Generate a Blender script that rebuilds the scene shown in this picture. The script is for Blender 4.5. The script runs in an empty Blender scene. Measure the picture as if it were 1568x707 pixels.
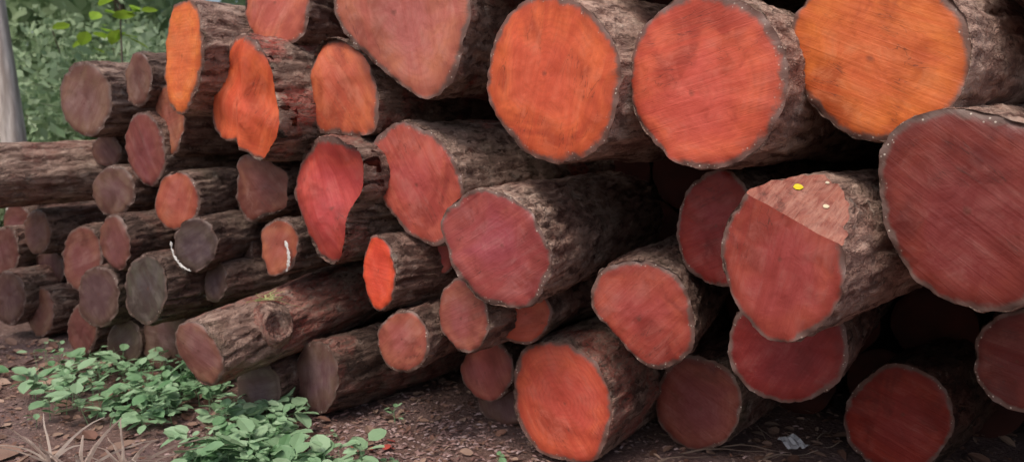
import bpy, bmesh, math, random
import numpy as np
from mathutils import Vector, noise, Matrix
random.seed(7); rng=np.random.default_rng(7)
SC=bpy.context.scene; COL=SC.collection
def lin(c): return tuple(((x/255)/12.92 if x/255<=.04045 else ((x/255+.055)/1.055)**2.4) for x in c)

# ---------------------------------------------------------------- node helpers
class NB:
    def __init__(s,name):
        s.m=bpy.data.materials.new(name); s.m.use_nodes=True; s.t=s.m.node_tree; s.t.nodes.clear()
        s.out=s.n('ShaderNodeOutputMaterial'); s.b=s.n('ShaderNodeBsdfPrincipled'); s.l(s.b.outputs[0],s.out.inputs[0])
    def n(s,ty,**k):
        nd=s.t.nodes.new(ty)
        for a,v in k.items(): setattr(nd,a,v)
        return nd
    def l(s,a,b): s.t.links.new(a,b)
    def put(s,inp,v):
        if isinstance(v,bpy.types.NodeSocket): s.l(v,inp)
        else: inp.default_value=v
    def math(s,op,a,b=0.0,c=None,clamp=False):
        nd=s.n('ShaderNodeMath',operation=op,use_clamp=clamp); s.put(nd.inputs[0],a); s.put(nd.inputs[1],b)
        if c is not None: s.put(nd.inputs[2],c)
        return nd.outputs[0]
    def vmath(s,op,a,b):
        nd=s.n('ShaderNodeVectorMath',operation=op); s.put(nd.inputs[0],a); s.put(nd.inputs[1],b); return nd.outputs[0]
    def noise(s,vec,scale,detail=3,rough=.55,dist=0,out='Fac'):
        nd=s.n('ShaderNodeTexNoise'); s.l(vec,nd.inputs['Vector']); nd.inputs['Scale'].default_value=scale
        nd.inputs['Detail'].default_value=detail; nd.inputs['Roughness'].default_value=rough; nd.inputs['Distortion'].default_value=dist
        s.last=nd
        return nd.outputs[out]
    def vor(s,vec,scale,feat='F1',out='Distance',rand=1):
        nd=s.n('ShaderNodeTexVoronoi',feature=feat); s.l(vec,nd.inputs['Vector']); nd.inputs['Scale'].default_value=scale
        nd.inputs['Randomness'].default_value=rand
        return nd.outputs[out]
    def map(s,vec,scale=(1,1,1),loc=(0,0,0),rot=None):
        nd=s.n('ShaderNodeMapping'); s.l(vec,nd.inputs[0]); nd.inputs['Scale'].default_value=scale
        s.put(nd.inputs['Location'],loc)
        if rot is not None: s.put(nd.inputs['Rotation'],rot)
        return nd.outputs[0]
    def rng(s,v,a,b,c=0.0,d=1.0,smooth=False):
        nd=s.n('ShaderNodeMapRange'); nd.clamp=True
        if smooth: nd.interpolation_type='SMOOTHSTEP'
        s.put(nd.inputs[0],v)
        for i,x in enumerate((a,b,c,d)): s.put(nd.inputs[i+1],x)
        return nd.outputs[0]
    def mix(s,f,a,b,mode='MIX'):
        nd=s.n('ShaderNodeMix',data_type='RGBA',blend_type=mode); s.put(nd.inputs[0],f)
        s.put(nd.inputs[6],a if not isinstance(a,tuple) else (*a,1)[:4]); s.put(nd.inputs[7],b if not isinstance(b,tuple) else (*b,1)[:4]); return nd.outputs[2]
    def bump(s,h,strength,dist,nrm=None):
        nd=s.n('ShaderNodeBump'); s.l(h,nd.inputs['Height']); nd.inputs['Strength'].default_value=strength; nd.inputs['Distance'].default_value=dist
        if nrm: s.l(nrm,nd.inputs['Normal'])
        return nd.outputs[0]
    def coords(s,seed=True):
        tc=s.n('ShaderNodeTexCoord'); oi=s.n('ShaderNodeObjectInfo'); s.oi=oi; s.tc=tc.outputs['Object']
        if not seed: return tc.outputs['Object']
        c=s.n('ShaderNodeCombineXYZ'); r=s.math('MULTIPLY',oi.outputs['Random'],37.0)
        for i in range(3): s.l(r,c.inputs[i])
        s.off=r
        return s.vmath('ADD',tc.outputs['Object'],c.outputs[0])

def wood_end():
    B=NB('sawn_log_end'); v=B.coords()
    rad=B.n('ShaderNodeAttribute',attribute_name='rad').outputs['Fac']
    base=B.oi.outputs['Color']; mul=lambda c:B.mix(1.0,base,c,'MULTIPLY')
    big=B.noise(v,3.4,3,.6,.8); med=B.noise(v,11,5,.70,.5)
    rot=B.n('ShaderNodeCombineXYZ'); B.l(B.math('MULTIPLY',B.oi.outputs['Random'],17.0),rot.inputs[1])
    st0=B.map(v,(1,1,1),(0,0,0),rot.outputs[0])
    streak=B.noise(B.map(st0,(80,3,3.2)),1.0,3,.65,.5)
    streak2=B.noise(B.map(st0,(13,3,2.0)),1.0,4,.65,.7)
    rnd=B.math('FRACT',B.math('MULTIPLY',B.oi.outputs['Random'],7.3))
    dark=mul((.48,.33,.37)); warm=mul((1.08,1.24,1.0)); pink=mul((.96,.95,1.2))
    hr=B.math('ADD',rad,B.math('MULTIPLY',B.math('SUBTRACT',big,.5),2.2))
    c=B.mix(B.rng(hr,.2,.9,0,1,True),pink,warm)
    c=B.mix(B.rng(big,.48,.66,0,.8,True),c,dark)
    c=B.mix(B.rng(streak2,.42,.66,0,.6,True),c,mul((.76,.54,.58)))
    c=B.mix(B.rng(med,.5,.78,0,.5),c,mul((1.25,1.35,1.35)))
    c=B.mix(B.rng(med,.47,.26,0,.55),c,dark)
    c=B.mix(B.math('MULTIPLY',B.rng(streak,.44,.72,0,.30),rnd),c,dark)
    rr=B.math('ADD',B.math('MULTIPLY',rad,74.0),B.math('MULTIPLY',big,26.0))
    ring=B.math('MULTIPLY',B.rng(B.math('SINE',rr),-.2,1,0,.22),B.math('MULTIPLY',B.rng(med,.38,.55),B.math('SUBTRACT',1.1,rnd)))
    c=B.mix(ring,c,mul((.55,.40,.40)))
    # pith
    c=B.mix(B.rng(B.math('ADD',rad,B.math('MULTIPLY',B.math('SUBTRACT',med,.5),.12)),.05,.012,0,.5),c,(.10,.035,.02))
    dust=B.mix(.45,mul((1.2,1.7,2.0)),(.30,.18,.15))
    dustm=B.math('MULTIPLY',B.rng(med,.46,.66),B.rng(streak2,.56,.42))
    c=B.mix(B.math('MULTIPLY',dustm,.45),c,dust)
    cr=B.math('ABSOLUTE',B.math('SUBTRACT',streak2,.5))
    crm=B.math('MULTIPLY',B.rng(cr,0,.006,1,0),B.rng(big,.50,.58))
    c=B.mix(B.math('MULTIPLY',crm,.65),c,(.05,.018,.012))
    rn=B.math('ADD',rad,B.math('MULTIPLY',B.math('SUBTRACT',med,.5),.20))
    rn=B.math('ADD',rn,B.math('MULTIPLY',B.math('SUBTRACT',big,.5),.20))
    c=B.mix(B.rng(rn,.74,.93,0,.6,True),c,mul((.62,.50,.5)))
    c=B.mix(B.rng(rn,.90,.975,0,.92,True),c,(.14,.088,.072))
    vd=B.vor(v,64)
    spm=B.math('MULTIPLY',B.rng(rad,.89,.92),B.rng(big,.47,.53))
    c=B.mix(B.math('MULTIPLY',B.rng(vd,.12,.22,1,0),B.math('MULTIPLY',spm,B.rng(med,.42,.52,0,.85))),c,(.7,.6,.5))
    B.l(c,B.b.inputs['Base Color']); B.put(B.b.inputs['Roughness'],B.rng(med,.3,.7,.42,.68)); B.b.inputs['Specular IOR Level'].default_value=.5
    h=B.math('ADD',B.math('MULTIPLY',streak,.5),B.math('MULTIPLY',med,.9))
    B.l(B.bump(h,.55,.007),B.b.inputs['Normal'])
    return B.m
def facet_mat():
    B=NB('fresh_cut_facet'); v=B.coords()
    st=B.noise(B.map(v,(60,4,20)),1.0,4,.6,.3); n=B.noise(v,9,5,.65,.8)
    c=B.mix(B.rng(n,.35,.62),(.38,.14,.095),(.21,.055,.04)); c=B.mix(B.rng(st,.42,.7,0,.7),c,(.44,.23,.17)); c=B.mix(B.rng(n,.58,.66),c,(.12,.045,.03))
    B.l(c,B.b.inputs['Base Color']); B.b.inputs['Roughness'].default_value=.6; B.l(B.bump(B.math('ADD',st,n),.9,.014),B.b.inputs['Normal']); return B.m
def bark_mat():
    B=NB('log_bark'); v=B.coords()
    tone=B.n('ShaderNodeAttribute',attribute_name='btone',attribute_type='OBJECT').outputs['Fac']
    red=B.n('ShaderNodeAttribute',attribute_name='bred',attribute_type='OBJECT').outputs['Fac']
    big=B.noise(v,2.8,3,.6); med=B.noise(v,10,5,.7,.3); mc=B.last.outputs['Color']
    vw=B.vmath('ADD',v,B.vmath('MULTIPLY',mc,(.08,.2,.08)))
    rid=B.noise(B.map(vw,(25,5.5,25)),1.0,4,.6,.5)
    fib=B.noise(B.map(v,(85,24,85)),1.0,3,.7)
    cell=B.vor(B.map(vw,(26,8,26)),1.0,'F1')
    light=B.mix(tone,(.17,.11,.088),(.72,.53,.43)); mid=B.mix(tone,(.09,.053,.041),(.42,.265,.21)); dk=B.mix(tone,(.018,.010,.008),(.10,.046,.035))
    c=B.mix(B.rng(med,.35,.65),mid,light); c=B.mix(B.rng(fib,.35,.65,0,.5),c,mid)
    c=B.mix(B.rng(big,.42,.62,0,.5),c,B.mix(.55,mid,(.17,.065,.045)))
    c=B.mix(B.rng(rid,.56,.68,0,.55),c,light)
    c=B.mix(B.rng(rid,.47,.38,0,.85),c,dk)
    c=B.mix(B.rng(cell,.52,.82,0,.65),c,dk)
    pm=B.math('MULTIPLY',B.rng(big,.50,.55),B.math('MULTIPLY',red,B.rng(fib,.4,.5)))
    c=B.mix(pm,c,B.mix(B.rng(med,.4,.6),(.36,.065,.048),(.48,.21,.17)))
    c=B.mix(B.math('MULTIPLY',B.rng(med,.60,.68),.4),c,(.48,.42,.36))
    c=B.mix(B.math('MULTIPLY',B.rng(big,.40,.30),.35),c,(.09,.085,.045))
    B.l(c,B.b.inputs['Base Color']); B.b.inputs['Roughness'].default_value=.8; B.b.inputs['Specular IOR Level'].default_value=.3
    h=B.math('ADD',B.rng(rid,.36,.6),B.math('MULTIPLY',fib,.45)); h=B.math('SUBTRACT',h,B.math('MULTIPLY',cell,.85))
    B.l(B.bump(h,.9,.018),B.b.inputs['Normal']); return B.m
END=wood_end(); BARK=bark_mat(); FACET=facet_mat()

def simple(name,c1,c2,scale=8,rough=.7,trans=0,bump=0,var=None,st=None):
    B=NB(name); v=B.coords()
    if st: v=B.map(v,st)
    n=B.noise(v,scale,3,.6); c=B.mix(B.rng(n,.35,.65),c1,c2)
    if var:   # per-leaf variation held in a point attribute
        a=B.n('ShaderNodeAttribute',attribute_name='tone').outputs['Fac']; c=B.mix(a,c,var)
    B.l(c,B.b.inputs['Base Color']); B.b.inputs['Roughness'].default_value=rough; B.b.inputs['Specular IOR Level'].default_value=.3
    if bump: B.l(B.bump(n,.6,bump),B.b.inputs['Normal'])
    if trans:
        tr=B.n('ShaderNodeBsdfTranslucent'); B.l(c,tr.inputs[0]); mx=B.n('ShaderNodeMixShader'); mx.inputs[0].default_value=trans
        B.l(B.b.outputs[0],mx.inputs[1]); B.l(tr.outputs[0],mx.inputs[2]); B.l(mx.outputs[0],B.out.inputs[0])
    return B.m
DEEP_END=simple('shaded_log_end',(.085,.02,.013),(.045,.014,.011),5,.75); DEEP_BARK=simple('shaded_bark',(.05,.03,.024),(.025,.016,.013),20,.85)  # very dark colours paint in the shade of the gaps between logs

# ---------------------------------------------------------------- logs
def interp(R,th):
    n=len(R); t=(th/(2*math.pi))%1*n; i=int(t); f=t-i
    a,b,c,d=R[(i-1)%n],R[i%n],R[(i+1)%n],R[(i+2)%n]
    return .5*((2*b)+(-a+c)*f+(2*a-5*b+4*c-d)*f*f+(-a+3*b-3*c+d)*f**3)
def make_log(x,y,z,yaw,radii,color,tone=.4,red=0,L=2.6,pitch=0,grow=0,relief=None,cut=None,hi=True,name='log',deep=False):
    R=[r/100 for r in radii]
    if len(R)==4: R=R+R
    mean=sum(R)/len(R); N=120 if hi else 48; M=70 if hi else 18
    sd=Vector((random.uniform(-50,50),random.uniform(-50,50),random.uniform(-50,50)))
    verts=[];rad=[];faces=[];mats=[]
    prof=[interp(R,2*math.pi*i/N) for i in range(N)]
    prof=[r*(1+.05*noise.noise(Vector((math.cos(2*math.pi*i/N)*2.2,math.sin(2*math.pi*i/N)*2.2,0))+sd)+.014*noise.noise(Vector((math.cos(2*math.pi*i/N)*9,math.sin(2*math.pi*i/N)*9,3))+sd)+.013*noise.noise(Vector((math.cos(2*math.pi*i/N)*28,math.sin(2*math.pi*i/N)*28,3))+sd)) for i,r in enumerate(prof)]
    FR=[0,.05,.14,.3,.46,.62,.76,.87,.94,.98,1.0]
    def face_y(px,pz,f):
        q=.014*noise.noise(Vector((px*4,pz*4,1))+sd)+.004*noise.noise(Vector((px*22,pz*22,1))+sd)
        if f>.9: q+=(f-.9)*.12*(.6+1.4*noise.noise(Vector((px*26,pz*26,5))+sd))
        if relief: q+=relief(px,pz)
        return q
    ox=random.uniform(-.15,.15)*mean; oz=random.uniform(-.15,.15)*mean   # the pith is seldom in the middle
    verts.append((ox,face_y(ox,oz,0),oz)); rad.append(0)
    for f in FR[1:]:
        for i in range(N):
            a=2*math.pi*i/N; px=prof[i]*f*math.cos(a)+ox*(1-f); pz=prof[i]*f*math.sin(a)+oz*(1-f)
            verts.append((px,face_y(px,pz,f),pz)); rad.append(f)
    for i in range(N): faces.append((0,1+i,1+(i+1)%N)); mats.append(0)
    for k in range(len(FR)-2):
        o=1+k*N;o2=o+N
        for i in range(N): j=(i+1)%N; faces.append((o+i,o2+i,o2+j,o+j)); mats.append(0)
    start=1+(len(FR)-2)*N
    for m in range(1,M+1):
        t=(m/M)**1.7; yy=L*t; bl=min(1,yy/1.6)
        for i in range(N):
            a=2*math.pi*i/N; ca=math.cos(a);sa=math.sin(a)
            r=prof[i]*(1-bl)+mean*bl*1.0; r*=1+grow*t
            r+=.028*mean/.2*min(1,yy*3)*noise.noise(Vector((ca*1.6,yy*1.5,sa*1.6))+sd)
            if hi:
                w=min(1,yy/.03)
                q=noise.noise(Vector((ca*mean*26,yy*5,sa*mean*26))+sd); q2=noise.noise(Vector((ca*mean*60,yy*16,sa*mean*60))+sd)
                r+=w*(.020*(.4-abs(q))+.009*q2)*min(1,mean/.17)
            verts.append((r*ca,yy+ (verts[start+i][1] if m<3 else 0),r*sa)); rad.append(1.0)
        o=start+(m-1)*N if m>1 else start; o2=start+m*N
        for i in range(N): j=(i+1)%N; faces.append((o+i,o2+i,o2+j,o+j)); mats.append(1)
    last=start+M*N; verts.append((0,L,0)); rad.append(0); c=len(verts)-1
    for i in range(N): faces.append((last+(i+1)%N,last+i,c)); mats.append(0)
    me=bpy.data.meshes.new(name); me.from_pydata(verts,[],faces)
    for mt in ((DEEP_END,DEEP_BARK) if deep else (END,BARK,FACET)): me.materials.append(mt)
    at=me.attributes.new('rad','FLOAT','POINT'); at.data.foreach_set('value',rad)
    me.polygons.foreach_set('material_index',mats); me.polygons.foreach_set('use_smooth',[True]*len(faces))
    me.update()
    bm=bmesh.new(); bm.from_mesh(me)
    if cut:
        co,no=cut
        r=bmesh.ops.bisect_plane(bm,geom=bm.verts[:]+bm.edges[:]+bm.faces[:],dist=1e-5,plane_co=co,plane_no=no,clear_outer=True)
        ed=[e for e in r['geom_cut'] if isinstance(e,bmesh.types.BMEdge)]
        f=bmesh.ops.triangle_fill(bm,edges=ed,use_beauty=True)
        for g in f['geom']:
            if isinstance(g,bmesh.types.BMFace): g.material_index=2; g.smooth=False
        for e in ed: e.smooth=False
    for e in bm.edges:
        if len(e.link_faces)==2 and e.link_faces[0].material_index!=e.link_faces[1].material_index: e.smooth=False
    bmesh.ops.recalc_face_normals(bm,faces=bm.faces[:])
    bm.to_mesh(me); bm.free()
    ob=bpy.data.objects.new(name,me); COL.objects.link(ob)
    ob.location=(x,y,z); ob.rotation_euler=(math.radians(pitch),0,-math.radians(yaw))
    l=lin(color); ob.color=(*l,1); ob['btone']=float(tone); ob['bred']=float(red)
    return ob
T="""A1 -256 476 160 25 22 22 22 22|A2 -213 453 170 37 15 16 15 14|A5 -115 393 201 24 20 19 19 20|A8 14 300 161 42 32 30 31 33|A9 63 264 159 42 29 28 29 30|A10 108 240 166 46 26 24 26 28|B5 -180 418 104 24 16 17 16 15|B6 -212 454 131 36 21 21 21 22|B7 -194 446 147 45 20 22 20 19|B8 -260 503 128 24 14 12 11 11|B9 -240 470 105 24 18 17 15 15|B10 -224 436 79 30 15 15 16 15|B11 -271 486 61 28 20 23 21 19|B13 -156 426 77 24 17 18 17 16|B14 -165 401 83 24 15 16 14 13|B15 -197 412 57 34 19 22 19 17|B16 -242 448 45 26 18 21 18 17|B17 -322 522 18 31 17 20 17 15|B18 -316 516 74 31 15 17 15 14|B19 -359 563 74 24 16 16 14 14|B20 -324 539 45 24 16 15 12 13|B21 -158 409 62 41 11 13 11 10|B22 -270 478 17 32 16 19 17 14|B23 -233 457 15 24 15 17 14 13|B24 -203 446 20 24 20 22 20 18|B25 -356 543 56 30 18 21 18 16|B26 -343 522 28 26 18 21 19 17|C1 -142 344 42 30 15 13 15 16|C2 -60 343 79 46 12 15 17 13|C3 -48 335 50 26 14 15 14 13|C4 -21 323 65 43 15 16 16 15|C5 4 324 65 24 13 14 13 12|C6b -36 354 84 24 11 10 8 9|C6 -12 359 29 25 14 15 15 13|C8 -127 377 14 24 14 15 14 13|C9 -98 376 20 40 18 22 19 17|C12 82 335 22 38 20 23 22 20|C13 98 273 66 32 21 22 21 20|C14 81 234 104 46 20 21 25 22|C15 77 293 106 46 17 20 22 19|C16 160 313 23 46 21 25 24 20|C17 163 242 70 46 14 16 17 15|C19 -3 371 14 24 17 18 17 16|A7 -47 337 187 24 34 34 33 32 31 34 37 38 30 24 21 22 26 34 35 31|A11 127 216 121 46 25 26 27 26 27 30 31 28 24 23 23 25 27 28 26 25|B1 -42 343 119 34 26 24 23 24 25 29 31 29 24 22 21 22 24 29 28 27|B2 -7 305 96 27 24 22 22 22 23 25 26 26 22 21 20 22 23 25 26 25|B3 -83 359 109 46 15 26 32 30 30 32 34 33 31 29 30 30 28 19 13 12|B4 -130 403 112 30 18 20 16 16 17 19 21 17 17 20 20 19 15 14 16 19|B12 -116 384 84 34 13 15 16 16 15 14 15 16 14 15 15 16 13 12 13 12|C7 20 321 28 34 24 25 26 26 26 26 27 25 24 25 26 27 26 27 27 25|C11 49 296 72 24 21 21 21 21 21 21 22 21 19 14 13 14 18 23 23 23|A3 -166 403 177 46 24 27 30 30 28 28 25 25 24 27 30 29 25 21 21 20|A4 -132 387 158 43 30 29 29 30 29 25 23 25 30 35 30 23 26 33 34 35|A6 -79 369 162 37 22 20 19 19 21 25 26 24 23 26 28 24 23 25 29 26"""
CO=dict(A1=(124,88,76),A2=(126,88,76),A3=(236,122,62),A4=(228,102,62),A5=(203,110,86),A6=(206,104,70),A7=(196,112,92),A8=(228,104,64),A9=(218,96,70),A10=(228,116,56),A11=(126,46,37),B1=(190,88,74),B2=(166,76,74),B3=(192,74,65),B4=(134,80,67),B5=(172,90,68),B6=(132,70,64),B7=(164,98,76),B8=(100,64,56),B9=(112,80,70),B10=(122,76,67),B11=(126,76,67),B12=(170,96,74),B13=(88,65,60),B14=(84,67,63),B15=(86,77,71),B16=(94,67,61),B17=(134,98,84),B18=(122,86,74),B19=(112,66,58),B20=(82,54,50),B21=(84,65,61),B22=(118,74,66),B23=(91,73,66),B24=(105,77,68),B25=(104,62,56),B26=(88,60,54),C1=(134,89,77),C2=(235,88,58),C3=(170,93,78),C4=(158,87,76),C5=(192,90,64),C6=(154,81,73),C6b=(162,71,62),C7=(208,90,66),C8=(100,80,75),C9=(112,83,79),C11=(172,74,60),C12=(130,66,58),C13=(136,36,33),C14=(163,69,57),C15=(144,46,41),C16=(148,44,32),C17=(104,33,25),C19=(110,80,72))  # lower-right ends: shade as well as wetness is mixed into these wood colours
TO=dict(A3=.65,A4=.55,A5=.6,A6=.3,A7=.75,A8=.95,A9=1,A10=1.05,A11=.9,B1=.7,B2=.8,B3=.4,C14=.8,C7=.5,C11=.45,C12=.2,C1=.55,C2=.35,B15=.12,B10=.1,B16=.1,A1=.55,B17=.5,B18=.35,B9=.3,B5=.35,C13=.1,C16=.0,C17=.0,C9=.1,C8=.1,B14=.15,C3=.3,C4=.25,C15=.1,B24=.1,B23=.1)  # lowest lower-right bark tones have the deep shadow there painted in
RD=dict(B1=1,A4=.9,A7=.5,B3=.4,C7=.5,C1=.5,A6=.4,C19=.4,C9=.3)
KW=dict(A8=dict(grow=.12,pitch=2),A9=dict(grow=.0,pitch=0),A10=dict(grow=.15,pitch=2),A7=dict(grow=.15,pitch=2),C1=dict(pitch=5,grow=.5,L=2.4),
 A4=dict(relief=lambda x,z:max(0,x-.05-z*.25)*.30-.03*max(0,1-abs(x-.05-z*.25)/.08)+.010*math.sin(z*22+x*9)), B3=dict(relief=lambda x,z:max(0,x+.08)*.35+.02*math.sin(z*14+x*8)),
 A6=dict(relief=lambda x,z:max(0,z-.05)*.25), C7=dict(relief=lambda x,z:.05*max(0,-.12-x)), B4=dict(relief=lambda x,z:max(0,x)*.4),
 C14=dict(L=2.0),A11=dict(L=2.2,grow=.1))
P1=Vector((-.10,0,.185));P2=Vector((.185,0,.07));P3=Vector((.06,.26,.26))
no=(P2-P1).cross(P3-P1); no=no if no.z>0 else -no
KW['C14']['cut']=(P1,no.normalized())
LOG={}
for row in T.split('|'):
    q=row.split(); n=q[0]; v=list(map(int,q[1:]))
    k=dict(L=random.uniform(2.3,2.9)); k.update(KW.get(n,{}))
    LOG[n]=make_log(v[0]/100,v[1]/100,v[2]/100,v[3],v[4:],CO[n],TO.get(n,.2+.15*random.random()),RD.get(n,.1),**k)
# log that sticks out of the stack on the left
make_log(-4.49,3.81,1.09,50,[20,19,20,19],(120,80,66),.6,.15,L=2.7,pitch=1.5)
# deeper layer of the stack
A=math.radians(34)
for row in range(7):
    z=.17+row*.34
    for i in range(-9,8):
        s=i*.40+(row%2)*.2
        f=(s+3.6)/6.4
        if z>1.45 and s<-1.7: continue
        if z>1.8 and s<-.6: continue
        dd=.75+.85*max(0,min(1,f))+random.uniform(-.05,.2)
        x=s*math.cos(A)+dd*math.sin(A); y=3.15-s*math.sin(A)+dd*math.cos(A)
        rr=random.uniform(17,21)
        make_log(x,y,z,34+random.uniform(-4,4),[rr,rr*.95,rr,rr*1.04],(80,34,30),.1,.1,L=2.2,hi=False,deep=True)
# upper courses of the stack (rest on the big top logs)
for s,dd,z,rr,yw in [(-1.0,.12,2.36,24,30),(-.1,.05,2.24,22,34),(.62,.1,2.2,27,36),(1.25,.12,2.16,26,38),(1.85,.1,2.0,27,36),(.2,.15,2.62,22,34),(1.0,.2,2.62,24,36),(2.3,.0,1.55,26,36),(2.25,.1,1.0,25,36),(2.3,.2,.5,24,36)]:
    x=s*math.cos(A)+dd*math.sin(A); y=3.15-s*math.sin(A)+dd*math.cos(A)
    make_log(x,y,z,yw,[rr,rr*.96,rr,rr*1.04],(215,100,66),.95,.2,L=2.4,hi=False)

# paint rings, knot, details on particular logs
WHITE=simple('white_paint',(.8,.79,.76),(.5,.48,.45),60,.6)
def stroke(name,parent,pts,w,mat,thick=.004):
    bm=bmesh.new()
    P=[Vector(p) for p in pts]
    rows=[]
    for i,p in enumerate(P):
        d=(P[min(i+1,len(P)-1)]-P[max(i-1,0)]); n=Vector((-d.z,0,d.x)).normalized()
        ww=w*(.3+.9*random.random())*(1 if 0<i<len(P)-1 else .4)
        rows.append([bm.verts.new(p+n*ww*t+Vector((0,-thick*(1-abs(t)),0))) for t in (-1,0,1)])
    for a,b in zip(rows,rows[1:]):
        for j in range(2): bm.faces.new((a[j],a[j+1],b[j+1],b[j]))
    me=bpy.data.meshes.new(name); bm.to_mesh(me); bm.free(); me.materials.append(mat)
    ob=bpy.data.objects.new(name,me); COL.objects.link(ob); ob.parent=parent; return ob
stroke('paint_mark',LOG['B12'],[(.075+.022*math.sin(t*3.1),-.017,.045-.15*t) for t in [i/18 for i in range(19)]],.013,WHITE)
stroke('paint_mark',LOG['B14'],[((.135+.008*random.random())*math.cos(a),-.014,(.130+.008*random.random())*math.sin(a)) for a in [math.radians(175+i*3.4) for i in range(28)]],.009,WHITE)
def knot(parent,pos,nrm,r):
    bm=bmesh.new(); N=28; prof=[(1.7,-.03),(1.3,.012),(1.08,.042),(.92,.045),(.8,.03),(.68,.036),(.55,.02),(.42,.026),(.3,.0),(.15,.004)]
    rings=[]
    for f,h in prof:
        rings.append([bm.verts.new((r*f*math.cos(a)*(1+.12*noise.noise(Vector((math.cos(a)*2,math.sin(a)*2,f*3)))),r*f*math.sin(a)*(1.0+.12*noise.noise(Vector((math.cos(a)*2,math.sin(a)*2,f*3+7)))),h+.008*noise.noise(Vector((math.cos(a)*3,math.sin(a)*3,f*5))))) for a in [2*math.pi*i/N for i in range(N)]])
    for a,b in zip(rings,rings[1:]):
        for i in range(N): bm.faces.new((a[i],a[(i+1)%N],b[(i+1)%N],b[i]))
    bm.faces.new(rings[-1])
    for f in bm.faces: f.smooth=True
    me=bpy.data.meshes.new('knot'); bm.to_mesh(me); bm.free(); me.materials.append(BARK)
    ob=bpy.data.objects.new('knot',me); COL.objects.link(ob); ob.parent=parent; ob.location=pos; ob['btone']=.6; ob['bred']=.3
    ob.rotation_euler=Vector(nrm).to_track_quat('Z','Y').to_euler()
kn=Vector((math.cos(math.radians(18)),-.2,math.sin(math.radians(18)))).normalized()
knot(LOG['C1'],(kn.x*.15,.33,kn.z*.15),kn,.072)

# ---------------------------------------------------------------- ground
gs=sorted(set([round(-120+i*10,3) for i in range(12)]+[round(-10+i*.5,3) for i in range(12)]+[round(-4.2+i*.06,3) for i in range(110)]+[round(2.6+i*.6,3) for i in range(14)]+[round(12+i*10,3) for i in range(12)]))
ys=sorted(set([round(-120+i*10,3) for i in range(12)]+[round(-6+i*1.0,3) for i in range(8)]+[round(2.2+i*.06,3) for i in range(65)]+[round(6.4+i*.8,3) for i in range(12)]+[round(18+i*10,3) for i in range(12)]))
def gz(x,y):
    n=.035*noise.noise(Vector((x*.9,y*.9,0)))+.016*noise.noise(Vector((x*4,y*4,2)))+.007*noise.noise(Vector((x*13,y*13,5)))
    return n-.02
gv=[(x,y,gz(x,y)) for y in ys for x in gs]; W=len(gs)
gf=[(j*W+i,j*W+i+1,(j+1)*W+i+1,(j+1)*W+i) for j in range(len(ys)-1) for i in range(W-1)]
me=bpy.data.meshes.new('ground'); me.from_pydata(gv,[],gf); me.polygons.foreach_set('use_smooth',[True]*len(gf))
B=NB('soil'); v=B.coords(False)
big=B.noise(v,1.3,4,.6); med=B.noise(v,9,5,.7,.4); fin=B.noise(v,60,3,.7); vc=B.vor(v,75,'F1','Color')
sep=B.n('ShaderNodeSeparateColor'); B.l(vc,sep.inputs[0])
c=B.mix(B.rng(med,.35,.65),(.11,.055,.042),(.21,.125,.105)); c=B.mix(B.rng(big,.45,.65,0,.7),c,(.19,.13,.135))
c=B.mix(B.rng(sep.outputs[0],.55,1,0,.5),c,(.25,.16,.14)); c=B.mix(B.rng(sep.outputs[1],.6,1,0,.5),c,(.055,.034,.03))
c=B.mix(B.math('MULTIPLY',B.rng(sep.outputs[2],.95,.98),.7),c,(.42,.31,.27))
B.l(c,B.b.inputs['Base Color']); B.b.inputs['Roughness'].default_value=.85
B.l(B.bump(B.math('ADD',fin,med),.9,.02),B.b.inputs['Normal'])
me.materials.append(B.m); g=bpy.data.objects.new('ground',me); COL.objects.link(g)

# ---------------------------------------------------------------- scatter helpers
def mesh_obj(name,V,F,mat,tone=None,smooth=False,parent=None):
    me=bpy.data.meshes.new(name); me.from_pydata(V,[],F); me.materials.append(mat)
    if tone is not None:
        a=me.attributes.new('tone','FLOAT','POINT'); a.data.foreach_set('value',tone)
    if smooth: me.polygons.foreach_set('use_smooth',[True]*len(F))
    ob=bpy.data.objects.new(name,me); COL.objects.link(ob); ob.parent=parent; return ob
LV=[(0,0,0),(.22,-.30,.03),(.55,-.36,.04),(.85,-.2,.01),(1,0,-.06),(.85,.2,.01),(.55,.36,.04),(.22,.30,.03),(.3,0,-.03),(.62,0,-.03)]
LF=[(0,1,8),(1,2,9,8),(2,3,4,9),(4,5,6,9),(9,6,7,8),(8,7,0)]
def add_leaf(V,F,TN,pos,yaw,pitch,size,tone,roll=0,wid=1):
    M=Matrix.Translation(pos)@Matrix.Rotation(yaw,4,'Z')@Matrix.Rotation(-pitch,4,'Y')@Matrix.Rotation(roll,4,'X')
    o=len(V)
    for p in LV: V.append(tuple(M@Vector((p[0]*size,p[1]*size*wid,p[2]*size)))); TN.append(tone)
    for f in LF: F.append(tuple(o+i for i in f))
def strip(V,F,TN,pts,w,tone):
    o=len(V)
    for i,p in enumerate(pts):
        ww=w*(1-.75*i/(len(pts)-1)); V.append((p[0]-ww,p[1],p[2])); V.append((p[0]+ww,p[1]-ww*.3,p[2])); V.append((p[0],p[1]-ww*.6,p[2]+ww*.8)); TN.extend([tone]*3)
    for i in range(len(pts)-1):
        a=o+i*3;b=a+3
        F.append((a,a+1,b+1,b)); F.append((a+1,a+2,b+2,b+1)); F.append((a+2,a,b,b+2))
GREEN=simple('groundcover_leaf',(.09,.22,.085),(.19,.36,.18),6,.42,.2,0,(.36,.52,.32))
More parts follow.
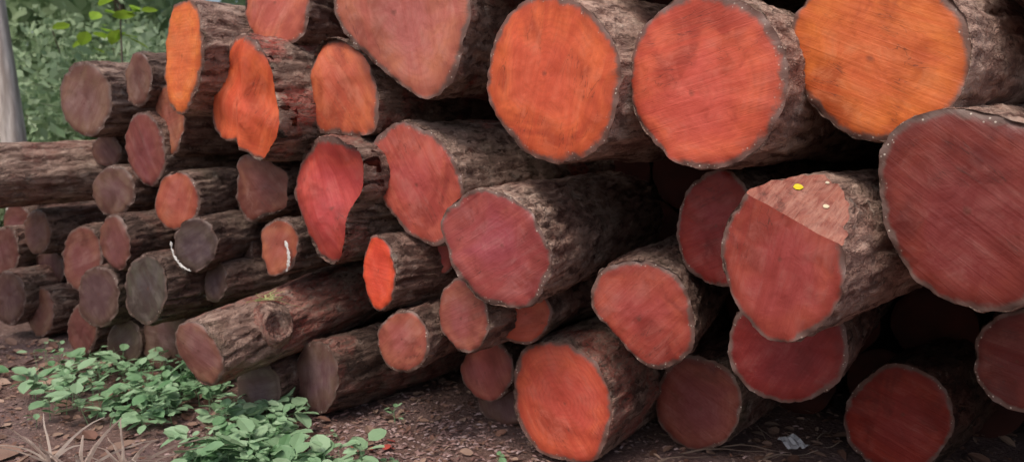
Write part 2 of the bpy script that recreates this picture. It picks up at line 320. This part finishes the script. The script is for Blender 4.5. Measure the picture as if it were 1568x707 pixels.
def plants(name,spots):
    V=[];F=[];TN=[]
    for (x,y,h,sz,nl) in spots:
        z0=gz(x,y); lean=Vector((random.uniform(-.04,.04),random.uniform(-.06,.02),0))
        st=[(x+lean.x*t,y+lean.y*t,z0+h*t) for t in (0,.35,.7,1)]; strip(V,F,TN,st,.0025,.3)
        pt=random.random()*.6
        for k in range(nl):
            t=random.uniform(.35,1); yaw=random.uniform(0,6.28)
            b=Vector((x+lean.x*t,y+lean.y*t,z0+h*t)); pl=random.uniform(.01,.04); e=b+Vector((math.cos(yaw)*pl,math.sin(yaw)*pl,pl*.5))
            strip(V,F,TN,[tuple(b),tuple(e)],.0015,.4)
            add_leaf(V,F,TN,e,yaw,random.uniform(-.5,.55),sz*random.uniform(.55,1.3),min(1,pt+random.random()**2*.6),random.uniform(-.4,.4),random.uniform(.8,1.1))
    return mesh_obj(name,V,F,GREEN,TN)
sp=[]
for cx,cy,sx,sy,n in [(-2.15,4.1,.18,.2,38),(-1.78,3.9,.15,.17,44),(-2.35,4.45,.2,.1,18),(-1.7,4.2,.13,.1,20),(-2.75,4.45,.15,.12,9),(-1.42,3.6,.1,.1,13),(-2.6,4.0,.2,.2,5)]:
    for i in range(n): sp.append((random.gauss(cx,sx),random.gauss(cy,sy),random.uniform(.05,.19),random.choice([.04,.055,.07,.09]),random.randint(4,8)))
plants('groundcover_plants',sp)
sp=[]
for cx,cy,sx,sy,n in [(-1.22,3.22,.10,.09,36),(-1.0,3.18,.14,.08,46),(-.72,3.12,.10,.06,26),(-1.1,3.5,.08,.06,14),(-1.2,3.7,.04,.06,10)]:
    for i in range(n): sp.append((random.gauss(cx,sx),random.gauss(cy,sy),random.uniform(.04,.15),random.choice([.045,.06,.075,.1]),random.randint(4,7)))
plants('groundcover_plants',sp)
sp=[(-.58,3.72,.07,.04,7),(-.46,3.2,.04,.04,4),(-.49,3.25,.04,.04,4),(-.04,3.22,.04,.035,4),(-1.05,3.85,.08,.035,7),(-.8,3.5,.05,.03,4)]
for s in sp: plants('seedling_plant',[s])
# sprig of grass on top of the front log
V=[];F=[];TN=[]
for i in range(22):
    a=random.uniform(-.3,3.5); l=random.uniform(.07,.15); x0,y0,z0=-1.17,3.70,.61
    strip(V,F,TN,[(x0+random.uniform(-.03,.03)+math.cos(a)*l*t,y0+math.sin(a)*.03*t,z0+l*.8*math.sin(max(.1,min(a,3)))*t-.05*t*t) for t in (0,.4,.75,1)],.005,random.uniform(.5,1))
mesh_obj('grass_sprig',V,F,simple('grass_blade',(.25,.33,.10),(.4,.43,.18),20,.6,.2,0,(.6,.6,.3)),TN)
# dry fronds
V=[];F=[];TN=[]
for bx,by,n in [(-1.80,3.10,16),(-1.60,3.08,13),(-1.98,3.2,9)]:
    for i in range(n):
        a=random.uniform(.3,2.8); l=random.uniform(.22,.52); s=random.uniform(.45,1.0)
        pts=[(bx+math.cos(a)*l*t,by+random.uniform(-.008,.008)+.10*math.sin(a*3+i)*t,gz(bx,by)+.02+l*math.sin(a)*s*t-.12*t*t) for t in (0,.2,.4,.6,.8,1)]
        strip(V,F,TN,pts,random.uniform(.008,.016),random.random())
mesh_obj('dry_palm_frond',V,F,simple('dry_frond',(.48,.37,.31),(.30,.22,.18),25,.7,0,0,(.60,.51,.44)),TN)
# leaf litter, chips, twigs
V=[];F=[];TN=[]
for i in range(5000):
    x=random.uniform(-4,2.4); y=random.uniform(2.7,5.2)
    add_leaf(V,F,TN,Vector((x,y,gz(x,y)+random.uniform(.002,.014))),random.uniform(0,6.28),random.uniform(-.3,.4),random.uniform(.012,.045) if random.random()<.84 else random.uniform(.05,.11),random.random()**1.5,random.uniform(-.6,.6),random.uniform(.5,1))
for i in range(40):
    x=random.uniform(-3.2,-1.3); y=random.uniform(3.1,4.6)
    add_leaf(V,F,TN,Vector((x,y,gz(x,y)+.02)),random.uniform(0,6.28),random.uniform(-.2,.3),random.uniform(.12,.2),random.uniform(.3,1),random.uniform(-.5,.5),random.uniform(.5,.8))
mesh_obj('leaf_litter',V,F,simple('dead_leaf',(.10,.052,.038),(.22,.11,.08),5,.7,0,0,(.38,.26,.20)),TN)
V=[];F=[];TN=[]
for i in range(2200):
    if random.random()<.75: x=random.gauss(-.5,.5); y=random.gauss(3.5,.3)
    else: x=random.uniform(-3,2); y=random.uniform(2.8,4.5)
    s=random.uniform(.003,.012); z=gz(x,y)+.004; a=random.uniform(0,6.28); o=len(V)
    for dx,dy,dz in ((-1.5,-.5,0),(1.5,-.5,.3),(1.5,.5,.1),(-1.5,.5,.4),(0,0,.9)):
        V.append((x+s*(dx*math.cos(a)-dy*math.sin(a)),y+s*(dx*math.sin(a)+dy*math.cos(a)),z+s*dz)); TN.append(0)
    t=random.random()**1.8
    for k in range(5): TN[-1-k]=t
    F+= [(o,o+1,o+4),(o+1,o+2,o+4),(o+2,o+3,o+4),(o+3,o,o+4)]
mesh_obj('wood_chips',V,F,simple('wood_chip',(.13,.055,.042),(.26,.15,.13),9,.7,0,0,(.46,.34,.33)),TN)
V=[];F=[];TN=[]
for i in range(8):   # a few fresh red bark flakes
    x=random.gauss(-.68,.06); y=random.gauss(3.42,.05); add_leaf(V,F,TN,Vector((x,y,gz(x,y)+.012)),random.uniform(0,6),.2,random.uniform(.02,.05),0,.3,.9)
mesh_obj('bark_flakes',V,F,simple('red_flake',(.42,.07,.05),(.3,.06,.05),9,.6,0,0,(.4,.1,.08)),TN)
V=[];F=[];TN=[]
for i in range(80):
    x=random.uniform(-3.4,1.8); y=random.uniform(3.0,4.6); a=random.uniform(0,6.28); l=random.uniform(.06,.28)
    strip(V,F,TN,[(x+math.cos(a)*l*t,y+math.sin(a)*l*t,gz(x,y)+.012+.01*math.sin(t*9+i)) for t in (0,.25,.5,.75,1)],.004,random.random())
for x,y,a,l in [(.75,3.3,.15,.4),(.95,3.38,-.1,.3),(.6,3.2,.4,.3),(1.1,3.28,.2,.25)]:
    strip(V,F,TN,[(x+math.cos(a)*l*t,y+math.sin(a)*l*t,gz(x,y)+.02+.015*math.sin(t*5)) for t in (0,.25,.5,.75,1)],.010,.4)
mesh_obj('twigs',V,F,simple('twig',(.12,.07,.05),(.22,.15,.12),9,.8,0,0,(.34,.26,.2)),TN)
# crumpled paper
bm=bmesh.new(); bmesh.ops.create_grid(bm,x_segments=7,y_segments=5,size=.05)
for w in bm.verts: w.co.z=.018*noise.noise(w.co*45)+.02; w.co.x*=1+.3*noise.noise(w.co*30)
me=bpy.data.meshes.new('paper_scrap'); bm.to_mesh(me); bm.free(); me.materials.append(simple('paper',(.6,.6,.62),(.5,.5,.53),9,.7)); o=bpy.data.objects.new('paper_scrap',me); COL.objects.link(o); o.location=(1.27,3.38,.01); o.rotation_euler=(.15,0,.4)
# small yellow leaves lying on the bevelled log
nn=KW['C14']['cut'][1]
def on_plane(x,y): return Vector((x,y,P1.z-(nn.x*(x-P1.x)+nn.y*(y-P1.y))/nn.z+.003))
def small_leaf(parent,pos,size,col):
    V=[];F=[];TN=[]; add_leaf(V,F,TN,Vector((-size/2,0,0)),0,.05,size,.5,0,1.3)
    o=mesh_obj('fallen_leaf',V,F,simple('fallen_leaf_mat',col,tuple(c*.8 for c in col),20,.5),TN); o.parent=parent; o.location=pos
    o.rotation_euler=nn.to_track_quat('Z','Y').to_euler()
small_leaf(LOG['C14'],on_plane(-.01,.12),.032,(.75,.62,.03)); small_leaf(LOG['C14'],on_plane(.09,.10),.02,(.75,.65,.45)); small_leaf(LOG['C14'],on_plane(.05,.19),.014,(.7,.6,.45))

# ---------------------------------------------------------------- forest
FOL=simple('forest_leaf',(.11,.22,.08),(.18,.31,.13),1.2,.45,.35,0,(.42,.54,.34))  # leaf colours lightened to stand in for distant haze
def leaf_cloud(name,centers,sizes,n,ls,parent=None,mat=FOL,bright=0):
    k=len(centers); C=np.array(centers); S=np.array(sizes)
    w=S.prod(axis=1)**.5; idx=rng.choice(k,n,p=w/w.sum())
    d=rng.normal(size=(n,3)); d/=np.linalg.norm(d,axis=1)[:,None]; r=rng.random(n)**.45
    P=C[idx]+d*r[:,None]*S[idx]*(1+.25*rng.normal(size=(n,1))*.5)
    s=ls*(.5+rng.random(n))
    u=rng.normal(size=(n,3)); u/=np.linalg.norm(u,axis=1)[:,None]; t=rng.normal(size=(n,3)); t[:,2]*=.5
    vv=np.cross(u,t); vv/=np.linalg.norm(vv,axis=1)[:,None]
    u*=s[:,None]; vv*=(s*.5)[:,None]
    V=np.stack([P-u,P+vv*1.0-u*.1,P+u,P-vv-u*.1],axis=1).reshape(-1,3)
    me=bpy.data.meshes.new(name); F=np.arange(4*n).reshape(n,4)
    me.from_pydata(V.tolist(),[],F.tolist()); me.materials.append(mat)
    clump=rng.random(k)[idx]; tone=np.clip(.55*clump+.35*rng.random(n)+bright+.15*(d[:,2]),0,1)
    a=me.attributes.new('tone','FLOAT','POINT'); a.data.foreach_set('value',np.repeat(tone,4).astype(np.float32))
    ob=bpy.data.objects.new(name,me); COL.objects.link(ob); ob.parent=parent; return ob
TRUNK=simple('tree_bark',(.62,.57,.53),(.34,.29,.26),3,.85,0,.03,None,(5,5,.7)); TRUNKD=simple('dark_tree_bark',(.12,.09,.07),(.2,.16,.13),7,.85,0,.02)
def limb(V,F,pts,rs,N=12):
    o=len(V)
    for p,r in zip(pts,rs):
        for i in range(N):
            a=2*math.pi*i/N; q=1+.22*noise.noise(Vector((math.cos(a)*2.2,math.sin(a)*2.2,p[2]*.8+p[0])))
            V.append((p[0]+r*q*math.cos(a),p[1]+r*q*math.sin(a),p[2]))
    for k in range(len(pts)-1):
        for i in range(N): j=(i+1)%N; F.append((o+k*N+i,o+k*N+j,o+(k+1)*N+j,o+(k+1)*N+i))
def tree(x,y,h,r,cr,n,ls,mat=TRUNKD,base=.45,name='tree',lean=None):
    V=[];F=[]; lean=random.uniform(-.03,.03) if lean is None else lean
    tp=[(x+lean*t*h+.05*math.sin(t*5+x),y,h*t-.1) for t in [i/24 for i in range(25)]]
    rs=[r*(1.0-.75*i/24+.7*math.exp(-i*.9)) for i in range(25)]; limb(V,F,tp,rs,24)
    cs=[];ss=[]
    for i in range(9):
        t=random.uniform(base,.95); b=Vector((x+lean*t*h,y,h*t)); a=random.uniform(0,6.28); l=random.uniform(.5,1)*cr*(1.2-t*.5)
        e=b+Vector((math.cos(a)*l,math.sin(a)*l,l*.5)); m=(b+e)/2+Vector((0,0,.1*l))
        limb(V,F,[b,m,e],[r*.35,r*.22,r*.08],7)
        for q in (e,m): cs.append(tuple(q)); ss.append([l*random.uniform(.35,.6)]*2+[l*random.uniform(.25,.4)])
    cs.append((x+lean*h,y,h));ss.append([cr*.5,cr*.5,cr*.5])
    ob=mesh_obj(name,V,F,mat,None,True); leaf_cloud('crown',cs,ss,n,ls,parent=ob); return ob
tree(-5.0,7.9,7,.13,1.6,2600,.09,TRUNK,.55,'pale_trunk_tree',-.02)
tree(-6.3,13,8,.11,2.2,3500,.13); tree(-3.6,12.5,9,.09,2.0,3000,.12); tree(-9,14,9,.15,2.5,3500,.14); tree(-1,15,9,.14,2.4,3000,.14)
tree(4,15,9,.16,2.6,2500,.15); tree(9,13,9,.16,2.6,2500,.15)
def shrub(x,y,h,w,n,ls,bright=0):
    V=[];F=[];cs=[];ss=[]
    for i in range(9):
        a=random.uniform(0,6.28); l=random.uniform(.2,1)*w; hh=random.uniform(.45,1)*h
        e=(x+math.cos(a)*l,y+math.sin(a)*l*.7,hh); limb(V,F,[(x,y,-.05),((x+e[0])/2,(y+e[1])/2,hh*.6),e],[.03,.02,.008],6)
        for t in (1,.7,.4): cs.append((x+math.cos(a)*l*t,y+math.sin(a)*l*.7*t,hh*t)); ss.append([w*random.uniform(.25,.5),w*.4,h*random.uniform(.12,.25)])
    ob=mesh_obj('shrub',V,F,TRUNKD,None,True); leaf_cloud('foliage',cs,ss,n,ls,parent=ob,bright=bright)
for x,y,h,w,b in [(-6.2,9.5,2.3,1.1,.3),(-4.6,9.2,2.2,1.1,.2),(-3.4,8.6,2.0,.9,.35),(-5.6,10.8,2.7,1.3,.4),(-4.2,11,2.5,1.3,.3),(-2.6,10,2.6,1.2,.35),(-7.6,11.5,3.2,1.4,.3),(-2.9,12,3.0,1.4,.4)]:
    shrub(x,y,h,w,3600,.065,b)
# distant mass of forest
cs=[];ss=[]
for i in range(150):
    a=random.uniform(-1.35,1.35); d=random.uniform(15,24); h=random.uniform(.3,8.5)
    cs.append((d*math.sin(a),d*math.cos(a),h)); ss.append([random.uniform(.8,1.8),random.uniform(.8,1.8),random.uniform(.6,1.3)])
for i in range(50):
    a=random.uniform(-.75,-.1); d=random.uniform(14,22); h=random.uniform(.3,4.5)
    cs.append((d*math.sin(a),d*math.cos(a),h)); ss.append([random.uniform(.8,1.8),random.uniform(.8,1.8),random.uniform(.6,1.3)])
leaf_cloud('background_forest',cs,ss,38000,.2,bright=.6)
# lime green sprig
LIME=simple('lime_leaf',(.35,.55,.06),(.28,.48,.05),9,.45,.4)
cs=[(-3.55,7.2,2.36),(-3.4,7.15,2.45),(-3.7,7.25,2.28)]
V=[];F=[]; limb(V,F,[(-3.5,7.3,-.05),(-3.55,7.25,1.4),(-3.5,7.2,2.5)],[.02,.013,.005],6)
s=mesh_obj('sapling',V,F,TRUNKD,None,True)
V=[];F=[];TN=[]
for i in range(20):
    c0=random.choice(cs); add_leaf(V,F,TN,Vector(c0)+Vector((random.gauss(0,.08),random.gauss(0,.08),random.gauss(0,.06))),random.uniform(0,6.28),random.uniform(-.8,.4),random.uniform(.1,.2),.5,random.uniform(-.5,.5),1)
mesh_obj('leaves',V,F,LIME,TN,parent=s)

# ---------------------------------------------------------------- light, sky, camera
w=bpy.data.worlds.new('World'); SC.world=w; w.use_nodes=True; nt=w.node_tree
bg=nt.nodes['Background']; sky=nt.nodes.new('ShaderNodeTexSky'); sky.sky_type='NISHITA'; sky.sun_disc=False
EL,AZ=60,212
sky.sun_elevation=math.radians(EL); sky.sun_rotation=math.radians(AZ); sky.air_density=1.0; sky.dust_density=5; sky.ozone_density=.3
nt.links.new(sky.outputs[0],bg.inputs[0]); bg.inputs[1].default_value=.15
sd=bpy.data.lights.new('sun','SUN'); sd.energy=1.5; sd.angle=math.radians(18); sd.color=(1,.94,.86)
so=bpy.data.objects.new('sun',sd); COL.objects.link(so)
dirv=Vector((math.sin(math.radians(AZ))*math.cos(math.radians(EL)),math.cos(math.radians(AZ))*math.cos(math.radians(EL)),math.sin(math.radians(EL))))
so.rotation_euler=dirv.to_track_quat('Z','Y').to_euler(); so.location=(0,0,10)
cd=bpy.data.cameras.new('Camera'); cam=bpy.data.objects.new('Camera',cd); COL.objects.link(cam); SC.camera=cam
cd.sensor_width=36; cd.lens=36*1200/1568; cd.clip_end=500; cd.clip_start=.05
cd.dof.use_dof=True; cd.dof.focus_distance=2.7; cd.dof.aperture_fstop=2.6
cam.location=(0,0,1.45); cam.rotation_euler=(math.radians(90)-math.atan(163.5/1200),0,0)
SC.view_settings.view_transform='Standard'; SC.view_settings.look='None'; SC.view_settings.exposure=0
